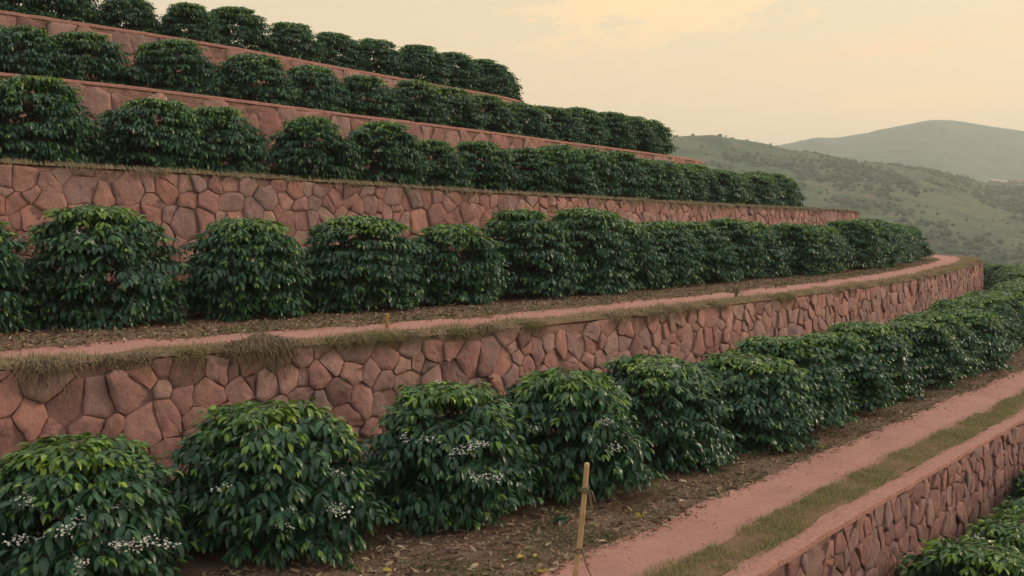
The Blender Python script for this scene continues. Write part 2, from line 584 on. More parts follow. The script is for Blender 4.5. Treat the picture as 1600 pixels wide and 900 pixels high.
def voronoi_cells(Lh, H, g, aspect, drop, rnd):
    """jittered cells on [0,Lh] x [0,H]; returns list of polygons (n,2) clipped to the rectangle"""
    gu, gv = g * aspect, g / aspect
    nu, nv = int(Lh / gu) + 1, max(2, int(round(H / gv)))
    gv = H / nv
    grid = {}
    for i in range(-1, nu + 1):
        for j in range(-1, nv + 1):
            if rnd.random() < drop: continue
            cx_, cy_ = (i + .5 + (j % 2) * .5 + rnd.uniform(-.44, .44)) * gu, (j + .5 + rnd.uniform(-.42, .42)) * gv
            grid[i, j] = [(cx_, cy_)]
            if rnd.random() < .30:                       # a pair of small stones in place of one
                a_ = rnd.uniform(0, 6.28); r_ = rnd.uniform(.26, .36)
                ox, oy = math.cos(a_) * gu * r_, math.sin(a_) * gv * r_
                grid[i, j] = [(cx_ - ox, cy_ - oy), (cx_ + ox, cy_ + oy)]
    wgt = {(i, j): [rnd.uniform(-.13, .13) * gu * gv * 1.6 if len(c) == 1 else (-.15 if _i else -.02) * gu * gv for _i, _ in enumerate(c)] for (i, j), c in grid.items()}

    def clip(px, py, pw_, near):
        poly = [(max(0, px - 2 * gu), max(0, py - 2 * gv)), (min(Lh, px + 2 * gu), max(0, py - 2 * gv)), (min(Lh, px + 2 * gu), min(H, py + 2 * gv)), (max(0, px - 2 * gu), min(H, py + 2 * gv))]
        for q in near:
            nx, ny = q[0] - px, q[1] - py
            w0 = .5 + (pw_ - q[2]) / (2 * (nx * nx + ny * ny) + 1e-9)
            mx, my = px + nx * w0, py + ny * w0
            ds = [(x - mx) * nx + (y - my) * ny for x, y in poly]
            if max(ds) <= 0: continue
            new = []
            for a in range(len(poly)):
                b = (a + 1) % len(poly)
                if ds[a] <= 0: new.append(poly[a])
                if (ds[a] < 0) != (ds[b] < 0):
                    w = ds[a] / (ds[a] - ds[b])
                    new.append((poly[a][0] + (poly[b][0] - poly[a][0]) * w, poly[a][1] + (poly[b][1] - poly[a][1]) * w))
            poly = new
            if len(poly) < 3: return None
        return np.array(poly)

    for relax in (1, 0):
        out, moved = [], {}
        for (i, j), cell in grid.items():
            moved[i, j] = list(cell)
            if not (0 <= i < nu and 0 <= j < nv): continue
            for kc, (px, py) in enumerate(cell):
                near = [(q[0], q[1], wgt[i + di, j + dj][kq]) for di in range(-3, 4) for dj in range(-2, 3) for kq, q in enumerate(grid.get((i + di, j + dj), ())) if q != (px, py)]
                poly = clip(px, py, wgt[i, j][kc], near)
                if poly is None: continue
                out.append(poly)
                c_ = poly.mean(0)
                moved[i, j][kc] = (px + (c_[0] - px) * .45, py + (c_[1] - py) * .45)
        if relax: grid = moved
    return out


def build_wall(k, label, g, aspect, drop, seed, s0, s1, mat, coping=None, below=None, proud=.06):
    L = LN[k]
    rnd = random.Random(seed)
    nr = np.random.default_rng(seed)
    zf = {'A': lambda s: Z_FLOOR, 'B': lambda s: 0.0}.get(k)
    if zf is None:
        lo = LN[below]
        zf = lambda s: float(lo.z(s * lo.len / L.len))
    root = empty('stone_wall', (0, 0, 0))
    tag(root, label, 'wall', 'terrace retaining walls')
    capH = coping[1] if coping else .012
    Lh = s1 - s0
    Hn = float(np.mean([L.z(s) - zf(s) for s in np.linspace(s0, s1, 12)])) + .25 - capH
    V, FS, F4, F3 = [], [], [], []
    base = 0
    for poly in voronoi_cells(Lh, Hn, g, aspect, drop, rnd):
        c = poly.mean(0)
        rad = np.sqrt(((poly - c)**2).sum(1)).mean()
        if rad < .03: continue
        # rounded, roughened outline
        pts = []
        n = len(poly)
        for a in range(n):
            p, q = poly[a], poly[(a + 1) % n]
            d = np.hypot(*(q - p))
            if d < .02: continue
            steps = max(2, int(d / .08))
            cut = min(.4 / steps, rnd.choice((.008, .014, .03)) / d)
            for t in range(steps):
                w = cut + (1 - 2 * cut) * t / (steps - 1)
                pts.append(p * (1 - w) + q * w)
        pts = np.array(pts)
        if len(pts) < 4: continue
        wx = np.array([(.055 * fbm(q[0] * 2.3, q[1] * 2.3, seed + .3, 2) + .020 * fbm(q[0] * 8, q[1] * 8, seed + 4.3, 2),
                        .060 * fbm(q[0] * 2.3, q[1] * 2.3, seed + 7.3, 2) + .020 * fbm(q[0] * 8, q[1] * 8, seed + 9.3, 2)) for q in pts])
        wx[:, 1] *= np.clip(np.minimum(pts[:, 1], Hn - pts[:, 1]) / .15, 0, 1)
        pts = pts + wx
        c = pts.mean(0)
        pts = pts + nr.normal(0, .005, pts.shape)
        gap = rnd.choice((.001, .003, .004, .007, .010, .018))
        m = len(pts)
        D = proud * rnd.choice((.62, .8, .95, 1.0, 1.1, 1.25))
        tilt = nr.normal(0, .07, 2)
        rnd_off = rnd.uniform(0, 50)
        rr = np.sqrt(((pts - c)**2).sum(1))[:, None]
        def ring(inset, depth, jit):
            f = np.clip(1 - inset / np.maximum(rr, .02), .1, 1)
            P = c + (pts - c) * f
            dep = np.full(m, depth) + nr.normal(0, jit, m)
            if depth > .9 * D:
                sd_ = rnd_off
                dep = dep + np.array([.016 * fbm(q[0] * 4.2 + sd_, q[1] * 4.2, seed, 2) for q in P])
            if depth > .3 * D: dep = np.maximum(dep + (P - c) @ tilt, .45 * proud)
            return P, dep
        rings = [ring(gap, -.03, 0), ring(gap + .001, D * .88, .005), ring(gap + .008, D * .99, .003), ring(gap + .010 + rad * .34, D * 1.03, .0015), ring(gap + .010 + rad * .66, D * 1.05, .0015)]
        UV = np.vstack([q[0] for q in rings] + [c[None]])
        DP = np.concatenate([q[1] for q in rings] + [[D * 1.05]])
        s = s0 + np.clip(UV[:, 0], 0, Lh)
        x, y = L.at(s)
        nx, ny = L.nrm(s)
        v = UV[:, 1] / Hn
        zt = L.z(s) - capH
        zb = np.array([zf(q) for q in (s if below else s[:1])]) - .25
        z = zb + v * (zt - zb)
        off = DP + .10 * (1 - v)
        V.append(np.c_[x - nx * off, y - ny * off, z])
        for r_ in range(len(rings) - 1):
            a = np.arange(m); b = (a + 1) % m
            (FS if r_ < 2 else F4).append(base + np.c_[r_ * m + a, r_ * m + b, (r_ + 1) * m + b, (r_ + 1) * m + a])
        a = np.arange(m); b = (a + 1) % m
        F3.append(base + np.c_[(len(rings) - 1) * m + a, (len(rings) - 1) * m + b, np.full(m, len(rings) * m)])
        base += len(UV)
    FS, F4, F3 = np.concatenate(FS), np.concatenate(F4), np.concatenate(F3)
    sm = np.r_[np.zeros(len(FS), bool), np.ones(len(F4) + len(F3), bool)]      # crisp arrises, soft faces
    link('stonework', make_mesh('stonework', np.concatenate(V), [FS, F4, F3], mat, sm), root)
    # earth core behind the stones
    S = np.arange(s0, s1, .14)
    x, y = L.at(S); nx, ny = L.nrm(S)
    zt = L.z(S) - .016; zb = np.array([zf(s) for s in S]) - .3
    n = len(S)
    rows = []
    for j in range(15):
        v = j / 14
        fill = np.array([proud * min(.56, max(.04, .36 + .6 * fbm(q * 1.1, v * 3.2, seed * 3.0, 3))) for q in S])
        o = .10 * (1 - v) + fill
        rows.append(np.c_[x - nx * o, y - ny * o, zb + (zt - zb) * v])
    rows += [np.c_[x + nx * .3, y + ny * .3, zt - .03], np.c_[x + nx * .3, y + ny * .3, zb]]
    V = np.vstack(rows); a = np.arange(n - 1)
    F = np.vstack([np.c_[i * n + a, i * n + a + 1, (i + 1) * n + a + 1, (i + 1) * n + a] for i in range(len(rows) - 1)])
    link('earth_core', make_mesh('earth_core', V, [F], JOINT), root)
    if coping:
        width, hgt, out = coping
        S = np.arange(s0, s1, .12)
        x, y = L.at(S); nx, ny = L.nrm(S)
        zt = L.z(S)
        n = len(S)
        j = lambda amp: np.array([amp * fbm(s * 2.3, seed, amp * 100, 4) for s in S])
        prof = [(-out, -hgt), (-out, -.010), (-out + .010, .004), (width * .3, .008), (width * .7, .006), (width, .004), (width + .05, -.06)]
        rows = []
        for i, (o, dz_) in enumerate(prof):
            jo = j(.022) if i < 3 else j(.05 + .001 * i)
            jz = j(.009 + .0011 * i) if i else 0
            rows.append(np.c_[x + nx * (o + jo), y + ny * (o + jo), zt + dz_ + jz])
        V = np.vstack(rows); a = np.arange(n - 1)
        F = np.vstack([np.c_[i * n + a, i * n + a + 1, (i + 1) * n + a + 1, (i + 1) * n + a] for i in range(len(prof) - 1)])
        link('coping', make_mesh('coping', V, [F], COPING, False), root)
    return root


build_wall('A', 'lowest red rubble wall topped by a flat pink coping beside the lower path', .27, .80, .10, 11, 8, 70, STONE_LOW, coping=(.20, .07, .078), proud=.07)
build_wall('B', 'tall red rubble wall with dry grass hanging over its edge below the upper path', .325, 1.06, .17, 12, 6, 80, STONE, proud=.07)
build_wall('C', 'red rubble wall with a straw-coloured grassy top behind the row beside the upper path', .35, 1.04, .15, 13, 7, 72, STONE, below='B')
build_wall('D', 'smooth-capped red stone wall below the second row of bushes from the top', .62, 1.0, .12, 14, 8, 60, STONE, coping=(.2, .07, .052), below='C', proud=.05)
build_wall('E', 'thin smooth-capped red stone wall highest on the slope below the skyline bushes', .62, 1.0, .12, 15, 8, 50, STONE, coping=(.2, .08, .052), below='D', proud=.05)

# ------------------------------------------------------------------ coffee bushes
TS = np.array([0, .2, .47, .76, 1.0])
TW = np.array([.10, .78, 1.0, .62, 0])


def leaf_arrays(P, az, pitch, curl, roll, Ln, Wd, fold=.28):
    n = len(P)
    dh = np.c_[np.cos(az), np.sin(az), np.zeros(n)]
    sd = np.c_[-np.sin(az), np.cos(az), np.zeros(n)]
    up = np.array([0, 0, 1.0])
    cen = [P]
    th = [pitch]
    for i in range(1, 5):
        t = (TS[i] + TS[i - 1]) / 2
        a = pitch - curl * t
        cen.append(cen[-1] + (Ln * (TS[i] - TS[i - 1]))[:, None] * (np.cos(a)[:, None] * dh + np.sin(a)[:, None] * up))
        th.append(pitch - curl * TS[i])
    V = np.zeros((n, 13, 3))
    for i in range(4):
        nn = -np.sin(th[i])[:, None] * dh + np.cos(th[i])[:, None] * up
        s2 = np.cos(roll)[:, None] * sd + np.sin(roll)[:, None] * nn
        n2 = -np.sin(roll)[:, None] * sd + np.cos(roll)[:, None] * nn
        w = (Wd * TW[i] / 2)[:, None]
        V[:, 3 * i] = cen[i] + w * s2 + w * fold * n2
        V[:, 3 * i + 1] = cen[i]
        V[:, 3 * i + 2] = cen[i] - w * s2 + w * fold * n2
    V[:, 12] = cen[4]
    q = []
    for i in range(3):
        a = 3 * i
        q += [[a, a + 1, a + 4, a + 3], [a + 1, a + 2, a + 5, a + 4]]
    t3 = [[9, 10, 12], [10, 11, 12]]
    b = (np.arange(n) * 13)[:, None, None]
    return V.reshape(-1, 3), (np.array(q)[None] + b).reshape(-1, 4), (np.array(t3)[None] + b).reshape(-1, 3)


RIB = np.tile(np.array([0, 1, 0] * 4 + [1.0]), 1)


def flowers(pts, nr):
    """little white five-petal stars"""
    V, F = [], []
    b = 0
    for p in pts:
        ax = nr.normal(0, .5, 3) + np.array([0, 0, 1.0]); ax /= np.linalg.norm(ax)
        u = np.cross(ax, [1, .3, .2]); u /= np.linalg.norm(u); w = np.cross(ax, u)
        ph = nr.uniform(0, 6)
        r = nr.uniform(.010, .017)
        for k in range(5):
            a = ph + k * 1.2566
            d = math.cos(a) * u + math.sin(a) * w; e = np.cross(ax, d)
            V += [p, p + d * r * .6 + e * r * .32 + ax * r * .2, p + d * r * 1.15 + ax * r * .1, p + d * r * .6 - e * r * .32 + ax * r * .2]
            F.append([b, b + 1, b + 2, b + 3]); b += 4
    return np.array(V), np.array(F)


def make_bush(seed, H=1.9, RM=1.2, nb=146, targets=None, n_bloom=5, step=.078, big=1.0):
    """returns (stem mesh, foliage mesh, blossom mesh or None). targets: list of (origin, dir, length) rays in the bush's frame"""
    nr = np.random.default_rng(seed)
    G = Geo()
    lean = nr.normal(0, .05, 2)
    tz = np.linspace(0, H * .93, 9)
    trunk = np.c_[lean[0] * tz**1.3 + .02 * np.sin(tz * 3 + seed), lean[1] * tz**1.3 + .02 * np.cos(tz * 2.5 + seed), tz]
    G.tube(trunk, np.linspace(.034, .009, 9), 7)
    G.tube(np.c_[np.linspace(.0, .22, 6), np.linspace(0, .12, 6), np.linspace(.12, H * .8, 6)], np.linspace(.022, .008, 6), 5)
    lumpA = nr.uniform(0, 6.28, 4)
    def prof(z, a):
        q = (z - .30 * H) / (.70 * H)
        r = RM * math.sqrt(max(.0, 1 - max(0, q)**1.75))
        if z < .30 * H: r = RM * (.90 + .10 * z / (.30 * H))
        return r * (1 + .09 * math.sin(2 * a + lumpA[0]) + .07 * math.sin(3 * a + lumpA[1] + z * 2) + .05 * math.sin(5 * a + lumpA[2] - z * 3))
    Ps, AZ, PI_, CU, LEN, AGE = [], [], [], [], [], []
    bpts = []
    tiers = np.array([.10, .18, .27, .40, .47, .58, .69, .79, .89, .985])
    ga = nr.uniform(0, 6.28)
    def shoot(p0, a, length, rise, droop, age0, start, order):
        n = max(3, int(length / step))
        t = np.linspace(0, 1, n + 1)
        flush = 1.0 if nr.random() < .45 else .3
        bend = nr.normal(0, .25)
        aa = a + bend * t
        hx = p0[0] + np.cumsum(np.cos(aa) * length / n) - np.cos(aa[0]) * length / n
        hy = p0[1] + np.cumsum(np.sin(aa) * length / n) - np.sin(aa[0]) * length / n
        hz = p0[2] + length * (rise * t - droop * t**2)
        C = np.c_[hx, hy, np.maximum(hz, .06)]
        G.tube(C[::2] if n > 4 else C, np.linspace(.0075, .0025, len(C[::2] if n > 4 else C)) / order**.5, 4, cap=False)
        bend_ = aa
        for i in range(n + 1):
            if t[i] < start: continue
            tip = (n - i)
            for sgn in (-1, 1):
                if nr.random() < .06: continue
                spread = R(30) + R(48) * min(1, tip / 3.0) if tip else R(18)
                Ps.append(C[i] + nr.normal(0, .008, 3))
                AZ.append(bend_[i] + sgn * spread + nr.normal(0, .22))
                hf = C[i][2] / H
                PI_.append(nr.normal(R(-16) if tip else R(10), R(13)) - (1 - hf) * R(16))
                CU.append(nr.normal(R(62), R(16)))
                sz = (.135 + .080 * min(1, tip / 2.0)) * nr.uniform(.82, 1.18) * big
                LEN.append(sz)
                ag = age0 + (.56 if tip == 0 else .22 if tip == 1 else .03) * flush * nr.uniform(.5, 1.2) + nr.normal(0, .06)
                AGE.append(min(1, max(0, ag)))
        return C
    for b in range(nb):
        tier = tiers[b % 10] + nr.normal(0, .018)
        z1 = min(.985, max(.10, tier)) * H
        ga += 2.39996 + nr.normal(0, .25)
        length = max(.18, prof(z1, ga) * nr.uniform(.86, 1.05))
        droop = nr.uniform(.16, .34); rise = nr.uniform(.02, .22)
        z0 = max(.08, z1 - length * (rise - droop) * .6)
        z0 = min(z0, H * .93)
        tr = np.array([np.interp(z0, tz, trunk[:, 0]), np.interp(z0, tz, trunk[:, 1]), z0])
        hi = z1 / H
        age0 = .12 + .58 * max(0, (hi - .58) / .42)**1.2
        C = shoot(tr, ga, length, rise, droop, age0, .30 if hi < .8 else .1, 1)
        bpts.append(C)
        for f0 in ((.50, .74) if hi < .9 else (.5,)):
            i0 = int(f0 * (len(C) - 1))
            for sg in (-1, 1):
                if nr.random() < .22: continue
                shoot(C[i0], ga + sg * nr.uniform(.45, .95), max(.16, length * (1 - f0) * nr.uniform(.8, 1.15)), nr.uniform(.05, .25), nr.uniform(.2, .4), age0, .15, 2)
    for q in range(9):                                   # upright crown shoots
        a = nr.uniform(0, 6.28); rr = nr.uniform(.05, .42)
        shoot(np.array([trunk[-1, 0] + rr * math.cos(a), trunk[-1, 1] + rr * math.sin(a), H * (.90 - .22 * rr)]), a, nr.uniform(.2, .32), .45, .35, .75, .0, 2)
    P = np.array(Ps); n = len(P)
    LEN_ = np.array(LEN)
    V, Q, T = leaf_arrays(P, np.array(AZ), np.array(PI_), np.array(CU), nr.normal(0, .28, n), LEN_, LEN_ * nr.uniform(.31, .41, n))
    V[:, 2] = np.maximum(V[:, 2], .012 + .03 * nr.random(len(V)))
    fol = make_mesh('coffee_foliage', V, [Q, T], LEAF, True, dict(age=np.repeat(np.array(AGE), 13), rib=np.tile(RIB, n)))
    stem = G.mesh('coffee_stem', BARK)
    allp = np.concatenate([C[int(len(C) * .55):] for C in bpts])
    fp = []
    def strip_of_bloom(c, d, length, dens):
        m = int(length * dens)
        for _ in range(m):
            fp.append(c + d * nr.uniform(-.5, .5) * length + nr.normal(0, .030, 3) + np.array([0, 0, .026]))
    if targets:
        for o, d, ln in targets:
            w = allp - o
            tt = w @ d
            dist = np.linalg.norm(w - tt[:, None] * d, axis=1)
            sc = dist + .22 * (tt - tt.min())
            i = int(np.argmin(sc))
            tc = max(tt.min(), tt[i] - .10)
            c = o + d * tc
            side = np.cross(d, [0, 0, 1.0]); side /= np.linalg.norm(side)
            side = side * nr.choice([-1, 1]); side[2] += nr.uniform(-.05, .22)
            strip_of_bloom(c, side, ln, 190)
    for _ in range(n_bloom):
        C = bpts[nr.integers(len(bpts))]
        if C[-1][2] > .9 * H: continue
        i = int(len(C) * nr.uniform(.6, .9))
        d = C[min(i + 2, len(C) - 1)] - C[i - 2]; d = d / (np.linalg.norm(d) + 1e-6)
        strip_of_bloom(C[i] + np.array([0, 0, .02]), d, nr.uniform(.05, .2), 120)
    bl = None
    if fp:
        fv, ff = flowers(np.array(fp), nr)
        bl = make_mesh('coffee_blossom', fv, [ff], PETAL)
    return stem, fol, bl


def plant_bush(meshes, loc, rz, sc, label, group):
    o = empty('coffee_bush', loc, rz)
    o.scale = sc
    if rz: o.rotation_euler = (random.gauss(0, .045), random.gauss(0, .045), rz)
    tag(o, label, 'coffee bush', group)
    st, fo, bl = meshes
    link('stem', st, o); link('foliage', fo, o)
    if bl: link('blossom', bl, o)
    return o


def pix_ray(px, py):
    u, v = (px - 800) / FPX, (450 - py) / FPX
    d = np.array([u, math.cos(PITCH) + v * math.sin(PITCH), -math.sin(PITCH) + v * math.cos(PITCH)])
    return d / np.linalg.norm(d)


VARIANTS = [make_bush(100 + i, n_bloom=12, big=.84, nb=164, step=.072, H=1.9 * (1 + .05 * math.sin(i * 2.1)), RM=1.2 * (1 + .05 * math.cos(i * 1.7))) for i in range(10)]

ORD = ['first', 'second', 'third', 'fourth', 'fifth', 'sixth', 'seventh', 'eighth', 'ninth', 'tenth', 'eleventh', 'twelfth', 'thirteenth', 'fourteenth']
# row: (contour of the wall, offset from it, first s, last s, spacing, size, name in words, how many can be told apart from the left)
def row_line(k, stops):
    L = LN[k]
    S = np.arange(0, L.len, 1.0)
    o = np.interp(S, [q[0] for q in stops], [q[1] for q in stops])
    xy = [L.at(q, w) for q, w in zip(S, o)]
    return Line(np.array(xy, float))


rows = [
    ('A', offset_line(LN['B'], -1.85), [110, 435, 690, 875, 1022], 76, 2.0, .90, 'beside the lower pink path', 9),
    ('B', row_line('B', [(0, 4.75), (36, 4.75), (50, 3.8), (99, 3.8)]), [-75, 175, 385, 560, 700, 820], 62, 1.95, 1.06, 'beside the upper pink path', 9),
    ('C', row_line('C', [(0, 3.4), (36, 3.5), (48, 4.1), (90, 4.1)]), [65, 230, 360, 485, 590, 685], 62, 1.9, 1.06, 'on the straw-edged middle terrace', 8),
    ('D', row_line('D', [(0, 3.4), (28, 3.4), (42, 3.0), (70, 3.0)]), [40, 160, 280, 395, 490, 580], 56, 1.9, 1.09, 'on the terrace second from the top', 8),
    ('E', row_line('E', [(0, 2.3), (26, 2.3), (36, 1.2), (60, 1.2)]), [20, 112, 212, 305, 393, 466], 46, 1.85, .97, 'on the topmost terrace against the sky', 8),
    ('F', offset_line(LN['A'], -1.35), None, 33, 2.0, 1.13, 'in the bottom corner below the lowest wall', 0),
]
BLOOM = {0: [(60, 845, .22), (100, 832, .12), (190, 792, .26), (225, 855, .55), (20, 850, .15), (128, 886, .12), (40, 788, .14)],
         1: [(400, 830, .30), (440, 826, .12), (528, 800, .25), (325, 725, .18), (345, 768, .16), (525, 742, .16)],
         2: [(745, 700, .20), (760, 748, .38), (668, 690, .18), (655, 780, .2), (720, 708, .2), (635, 690, .16), (570, 880, .1)],
         3: [(945, 662, .22), (835, 672, .2), (960, 700, .16)]}
FRONT_NOTES = {0: 'coffee bush with long white blossom sprays filling the bottom left corner',
               1: 'second big coffee bush from the bottom left corner, cream blossom clump low on its front',
               2: 'third coffee bush from the bottom left corner, flecked with blossom, left of the bamboo stake',
               3: 'coffee bush standing right behind the bamboo stake beside the lower pink path'}
for rk, L, xs, send, sp, size, words_, told in rows:
    if xs:
        ss = []
        for px in xs:
            d = pix_ray(px, 450)
            g = L.X * d[1] - L.Y * d[0]
            i = np.where((g[:-1] * g[1:] <= 0) & (L.Y[:-1] > 2))[0]
            ss.append(float(L.S[i[0]]))
    else:
        ss = list(np.arange(14.3, 24, 2.0))
    s = ss[-1]
    while s + sp < send:
        s += sp * (1 + random.uniform(-.05, .05))
        ss.append(s)
    grp = 'coffee bushes planted ' + words_
    def seen(q):
        x, y = map(float, L.at(q))
        return y > 1 and 800 + x / y * FPX + 1.05 * FPX / y > 0
    ss = [q for q in ss if seen(q)]
    n = len(ss)
    for i, s in enumerate(ss):
        x, y = L.at(s, random.uniform(-.09, .09) - ((.22 if i > 1 else .10) if rk == 'A' else 0))
        x, y = float(x), float(y)
        if rk == 'F': z = Z_FLOOR
        else: z = float(LN[rk].z(s * LN[rk].len / L.len))
        z -= .02
        rz = random.uniform(0, 6.28)
        k = size * (random.uniform(.92, 1.07) if i < 7 else random.uniform(.95, 1.02))
        wide = (1.24 if i > 4 else 1.16) if rk == 'A' else (1.10 if i > 6 else (.94 if rk == 'C' else 1.02) if rk in 'BC' and i < 6 else 1.0)
        scl = (k * wide * random.uniform(.96, 1.07), k * wide * random.uniform(.96, 1.07), k)
        if rk == 'A' and i in BLOOM:
            rz = 0.0; scl = (1.0, 1.0, 1.0)
            o_ = np.array([-x, -y, CAM_Z - z])
            me = make_bush(500 + i, H=(1.60, 1.72, 1.74, 1.74)[i], RM=(1.2, 1.24, 1.25, 1.24)[i], nb=160, big=.90, targets=[(o_, pix_ray(a, b), ln) for a, b, ln in BLOOM[i]], n_bloom=4, step=.070)
            lab = FRONT_NOTES[i]
        else:
            me = VARIANTS[(i * 3 + ord(rk)) % 10]
            if rk == 'F': lab = 'glossy coffee bush seen from above ' + words_
            elif i < told: lab = '%s coffee bush from the left in the row %s' % (ORD[i], words_)
            else: lab = 'coffee bush merged into the far hedge ' + words_
        plant_bush(me, (x, y, z), rz, scl, lab, grp)

# ------------------------------------------------------------------ grass, litter and weeds
phi = (1 + 5**.5) / 2
ICO = np.array([(-1, phi, 0), (1, phi, 0), (-1, -phi, 0), (1, -phi, 0), (0, -1, phi), (0, 1, phi), (0, -1, -phi), (0, 1, -phi), (phi, 0, -1), (phi, 0, 1), (-phi, 0, -1), (-phi, 0, 1)], float) / 1.9
ICF = np.array([(0, 11, 5), (0, 5, 1), (0, 1, 7), (0, 7, 10), (0, 10, 11), (1, 5, 9), (5, 11, 4), (11, 10, 2), (10, 7, 6), (7, 1, 8), (3, 9, 4), (3, 4, 2), (3, 2, 6), (3, 6, 8), (3, 8, 9), (4, 9, 5), (2, 4, 11), (6, 2, 10), (8, 6, 7), (9, 8, 1)])


def blades(P, h, w, az, lean, mat, name):
    n = len(P)
    dh = np.c_[np.cos(az), np.sin(az), np.zeros(n)]
    sd = np.c_[-np.sin(az), np.cos(az), np.zeros(n)]
    mid = P + (h * .55)[:, None] * (np.sin(lean * .5)[:, None] * dh + np.cos(lean * .5)[:, None] * np.array([0, 0, 1.0]))
    tip = mid + (h * .5)[:, None] * (np.sin(lean * 1.3)[:, None] * dh + np.cos(lean * 1.3)[:, None] * np.array([0, 0, 1.0]))
    ww = (w / 2)[:, None]
    V = np.stack([P - sd * ww, P + sd * ww, mid + sd * ww * .75, mid - sd * ww * .75, tip], 1)
    b = (np.arange(n) * 5)[:, None]
    return make_mesh(name, V.reshape(-1, 3), [b + np.array([[0, 1, 2, 3]]), b + np.array([[3, 2, 4]])], mat)


def scatter(k, n, s0, s1, o0, o1, patch=None, seed=0, pw=1.0):
    """random points on terrace k; more of them near the viewer; patch: threshold of a patch noise"""
    L = LN[k]
    out = []
    rnd = random.Random(seed)
    while len(out) < n:
        q = rnd.random()**pw
        s = s0 + (s1 - s0) * q
        a0 = o0(s) if callable(o0) else o0
        a1 = o1(s) if callable(o1) else o1
        o = rnd.uniform(a0, a1)
        x, y = L.at(s, o); x, y = float(x), float(y)
        if patch is not None and fbm(x * 1.1, y * 1.1, seed, 3) * .8 + rnd.uniform(-.35, .35) < patch: continue
        out.append((x, y, ground_z(k, s, o) - .004))
    return np.array(out)


def grass_obj(pts, hmin, hmax, wmin, wmax, mat, name='grass', lean=.9):
    n = len(pts)
    me = blades(pts, rng.uniform(hmin, hmax, n), rng.uniform(wmin, wmax, n), rng.uniform(0, 6.28, n), rng.uniform(.1, lean, n), mat, name)
    return tag(link(name, me), kind='stuff')


pA = PATHS['A'][0]; pB = PATHS['B'][0]
g1 = scatter('A', 52000, 13, 60, lambda s: .15, lambda s: pA(s) + .05, .07, 21, 1.7)
grass_obj(g1, .025, .085, .005, .011, GRASS, 'grass', 1.7)
grass_obj(scatter('A', 16000, 13, 60, lambda s: .08, lambda s: pA(s) + .15, -.1, 71, 1.7), .015, .05, .005, .010, GRASS, 'grass', 1.8)
g2 = scatter('B', 15000, 10, 66, -.05, lambda s: pB(s) + .05, .10, 22, 1.6)
grass_obj(g2, .02, .07, .005, .010, GRASS)
g2d = scatter('B', 18000, 10, 66, -.05, lambda s: pB(s) + .10, .06, 23, 1.6)
grass_obj(g2d, .03, .13, .005, .010, DRY, 'dry_grass', 1.5)
g3 = scatter('C', 24000, 10, 60, -.05, .5, -.1, 24, 1.5)
grass_obj(g3, .05, .15, .007, .014, DRY, 'dry_grass', 1.2)
g4 = scatter('A', 14000, 13, 50, lambda s: PATHS['A'][1](s) - .05, 3.0, .16, 25, 1.6)
grass_obj(g4, .02, .07, .005, .011, WEED, 'weeds', 1.4)
g5 = scatter('B', 10000, 10, 60, lambda s: PATHS['B'][1](s) - .05, 3.2, .16, 26, 1.6)
grass_obj(g5, .03, .09, .006, .012, WEED, 'weeds', 1.4)
grass_obj(scatter('A', 5000, 12, 50, lambda s: PATHS['A'][1](s) - .08, 2.6, .0, 72, 1.6), .015, .05, .004, .009, DRY, 'dry_grass', 1.6)
grass_obj(scatter('B', 6000, 10, 60, lambda s: PATHS['B'][1](s) - .08, 3.0, .0, 73, 1.6), .02, .07, .004, .009, DRY, 'dry_grass', 1.6)


def litter(pts, smin, smax, mat, name='leaf_litter'):
    n = len(pts)
    P = pts + np.c_[np.zeros((n, 2)), rng.uniform(.006, .02, n)]
    ln = rng.uniform(smin, smax, n)
    V, Q, T = leaf_arrays(P, rng.uniform(0, 6.28, n), rng.normal(.1, .25, n), rng.normal(.3, .6, n), rng.normal(0, .5, n), ln, ln * rng.uniform(.16, .45, n), .3)
    return tag(link(name, make_mesh(name, V, [Q, T], mat)), kind='stuff')


litter(scatter('A', 22000, 11, 60, lambda s: PATHS['A'][1](s) - .10, 4.3, None, 31, 1.6), .035, .13, LITTER)
litter(scatter('B', 18000, 9, 62, lambda s: PATHS['B'][1](s) - .10, 4.2, None, 32, 1.6), .035, .12, LITTER)
litter(scatter('A', 260, 12, 45, lambda s: PATHS['A'][0](s), lambda s: PATHS['A'][1](s), None, 33, 1.5), .01, .025, LITTER)

litter(scatter('A', 350, 12, 45, lambda s: PATHS['A'][0](s) - .1, lambda s: PATHS['A'][1](s), None, 36, 1.5), .02, .055, LITTER)
litter(scatter('A', 900, 12, 45, lambda s: PATHS['A'][1](s) - .28, lambda s: PATHS['A'][1](s) + .05, None, 34, 1.5), .02, .07, LITTER)
litter(scatter('B', 700, 10, 50, lambda s: PATHS['B'][1](s) - .22, lambda s: PATHS['B'][1](s) + .05, None, 35, 1.5), .02, .08, LITTER)


def pebbles(k, n, o0, o1, seed, mat):
    pts = scatter(k, n, 11, 50, o0, o1, None, seed, 1.6)
    r = rng.uniform(.006, .022, n) * rng.uniform(.5, 1.2, n)
    V = ICO[None] * r[:, None, None] * (1 + rng.normal(0, .16, (n, 12, 1))) * np.array([1, 1, .7]) + pts[:, None] + (r * .35)[:, None, None] * np.array([0, 0, 1.0])
    F = (ICF[None] + (np.arange(n) * 12)[:, None, None]).reshape(-1, 3)
    tag(link('pebbles', make_mesh('pebbles', V.reshape(-1, 3), [F], mat)), kind='stuff')


PEBBLE = mat_island('red_clods', [(.40, .19, .145), (.30, .15, .115), (.48, .26, .20), (.22, .12, .09)], .95)
pebbles('A', 2600, lambda s: PATHS['A'][1](s) - .12, 3.4, 81, PEBBLE)
pebbles('B', 1800, lambda s: PATHS['B'][1](s) - .12, 3.4, 82, PEBBLE)

# dry grass and roots that hang over the wall edges


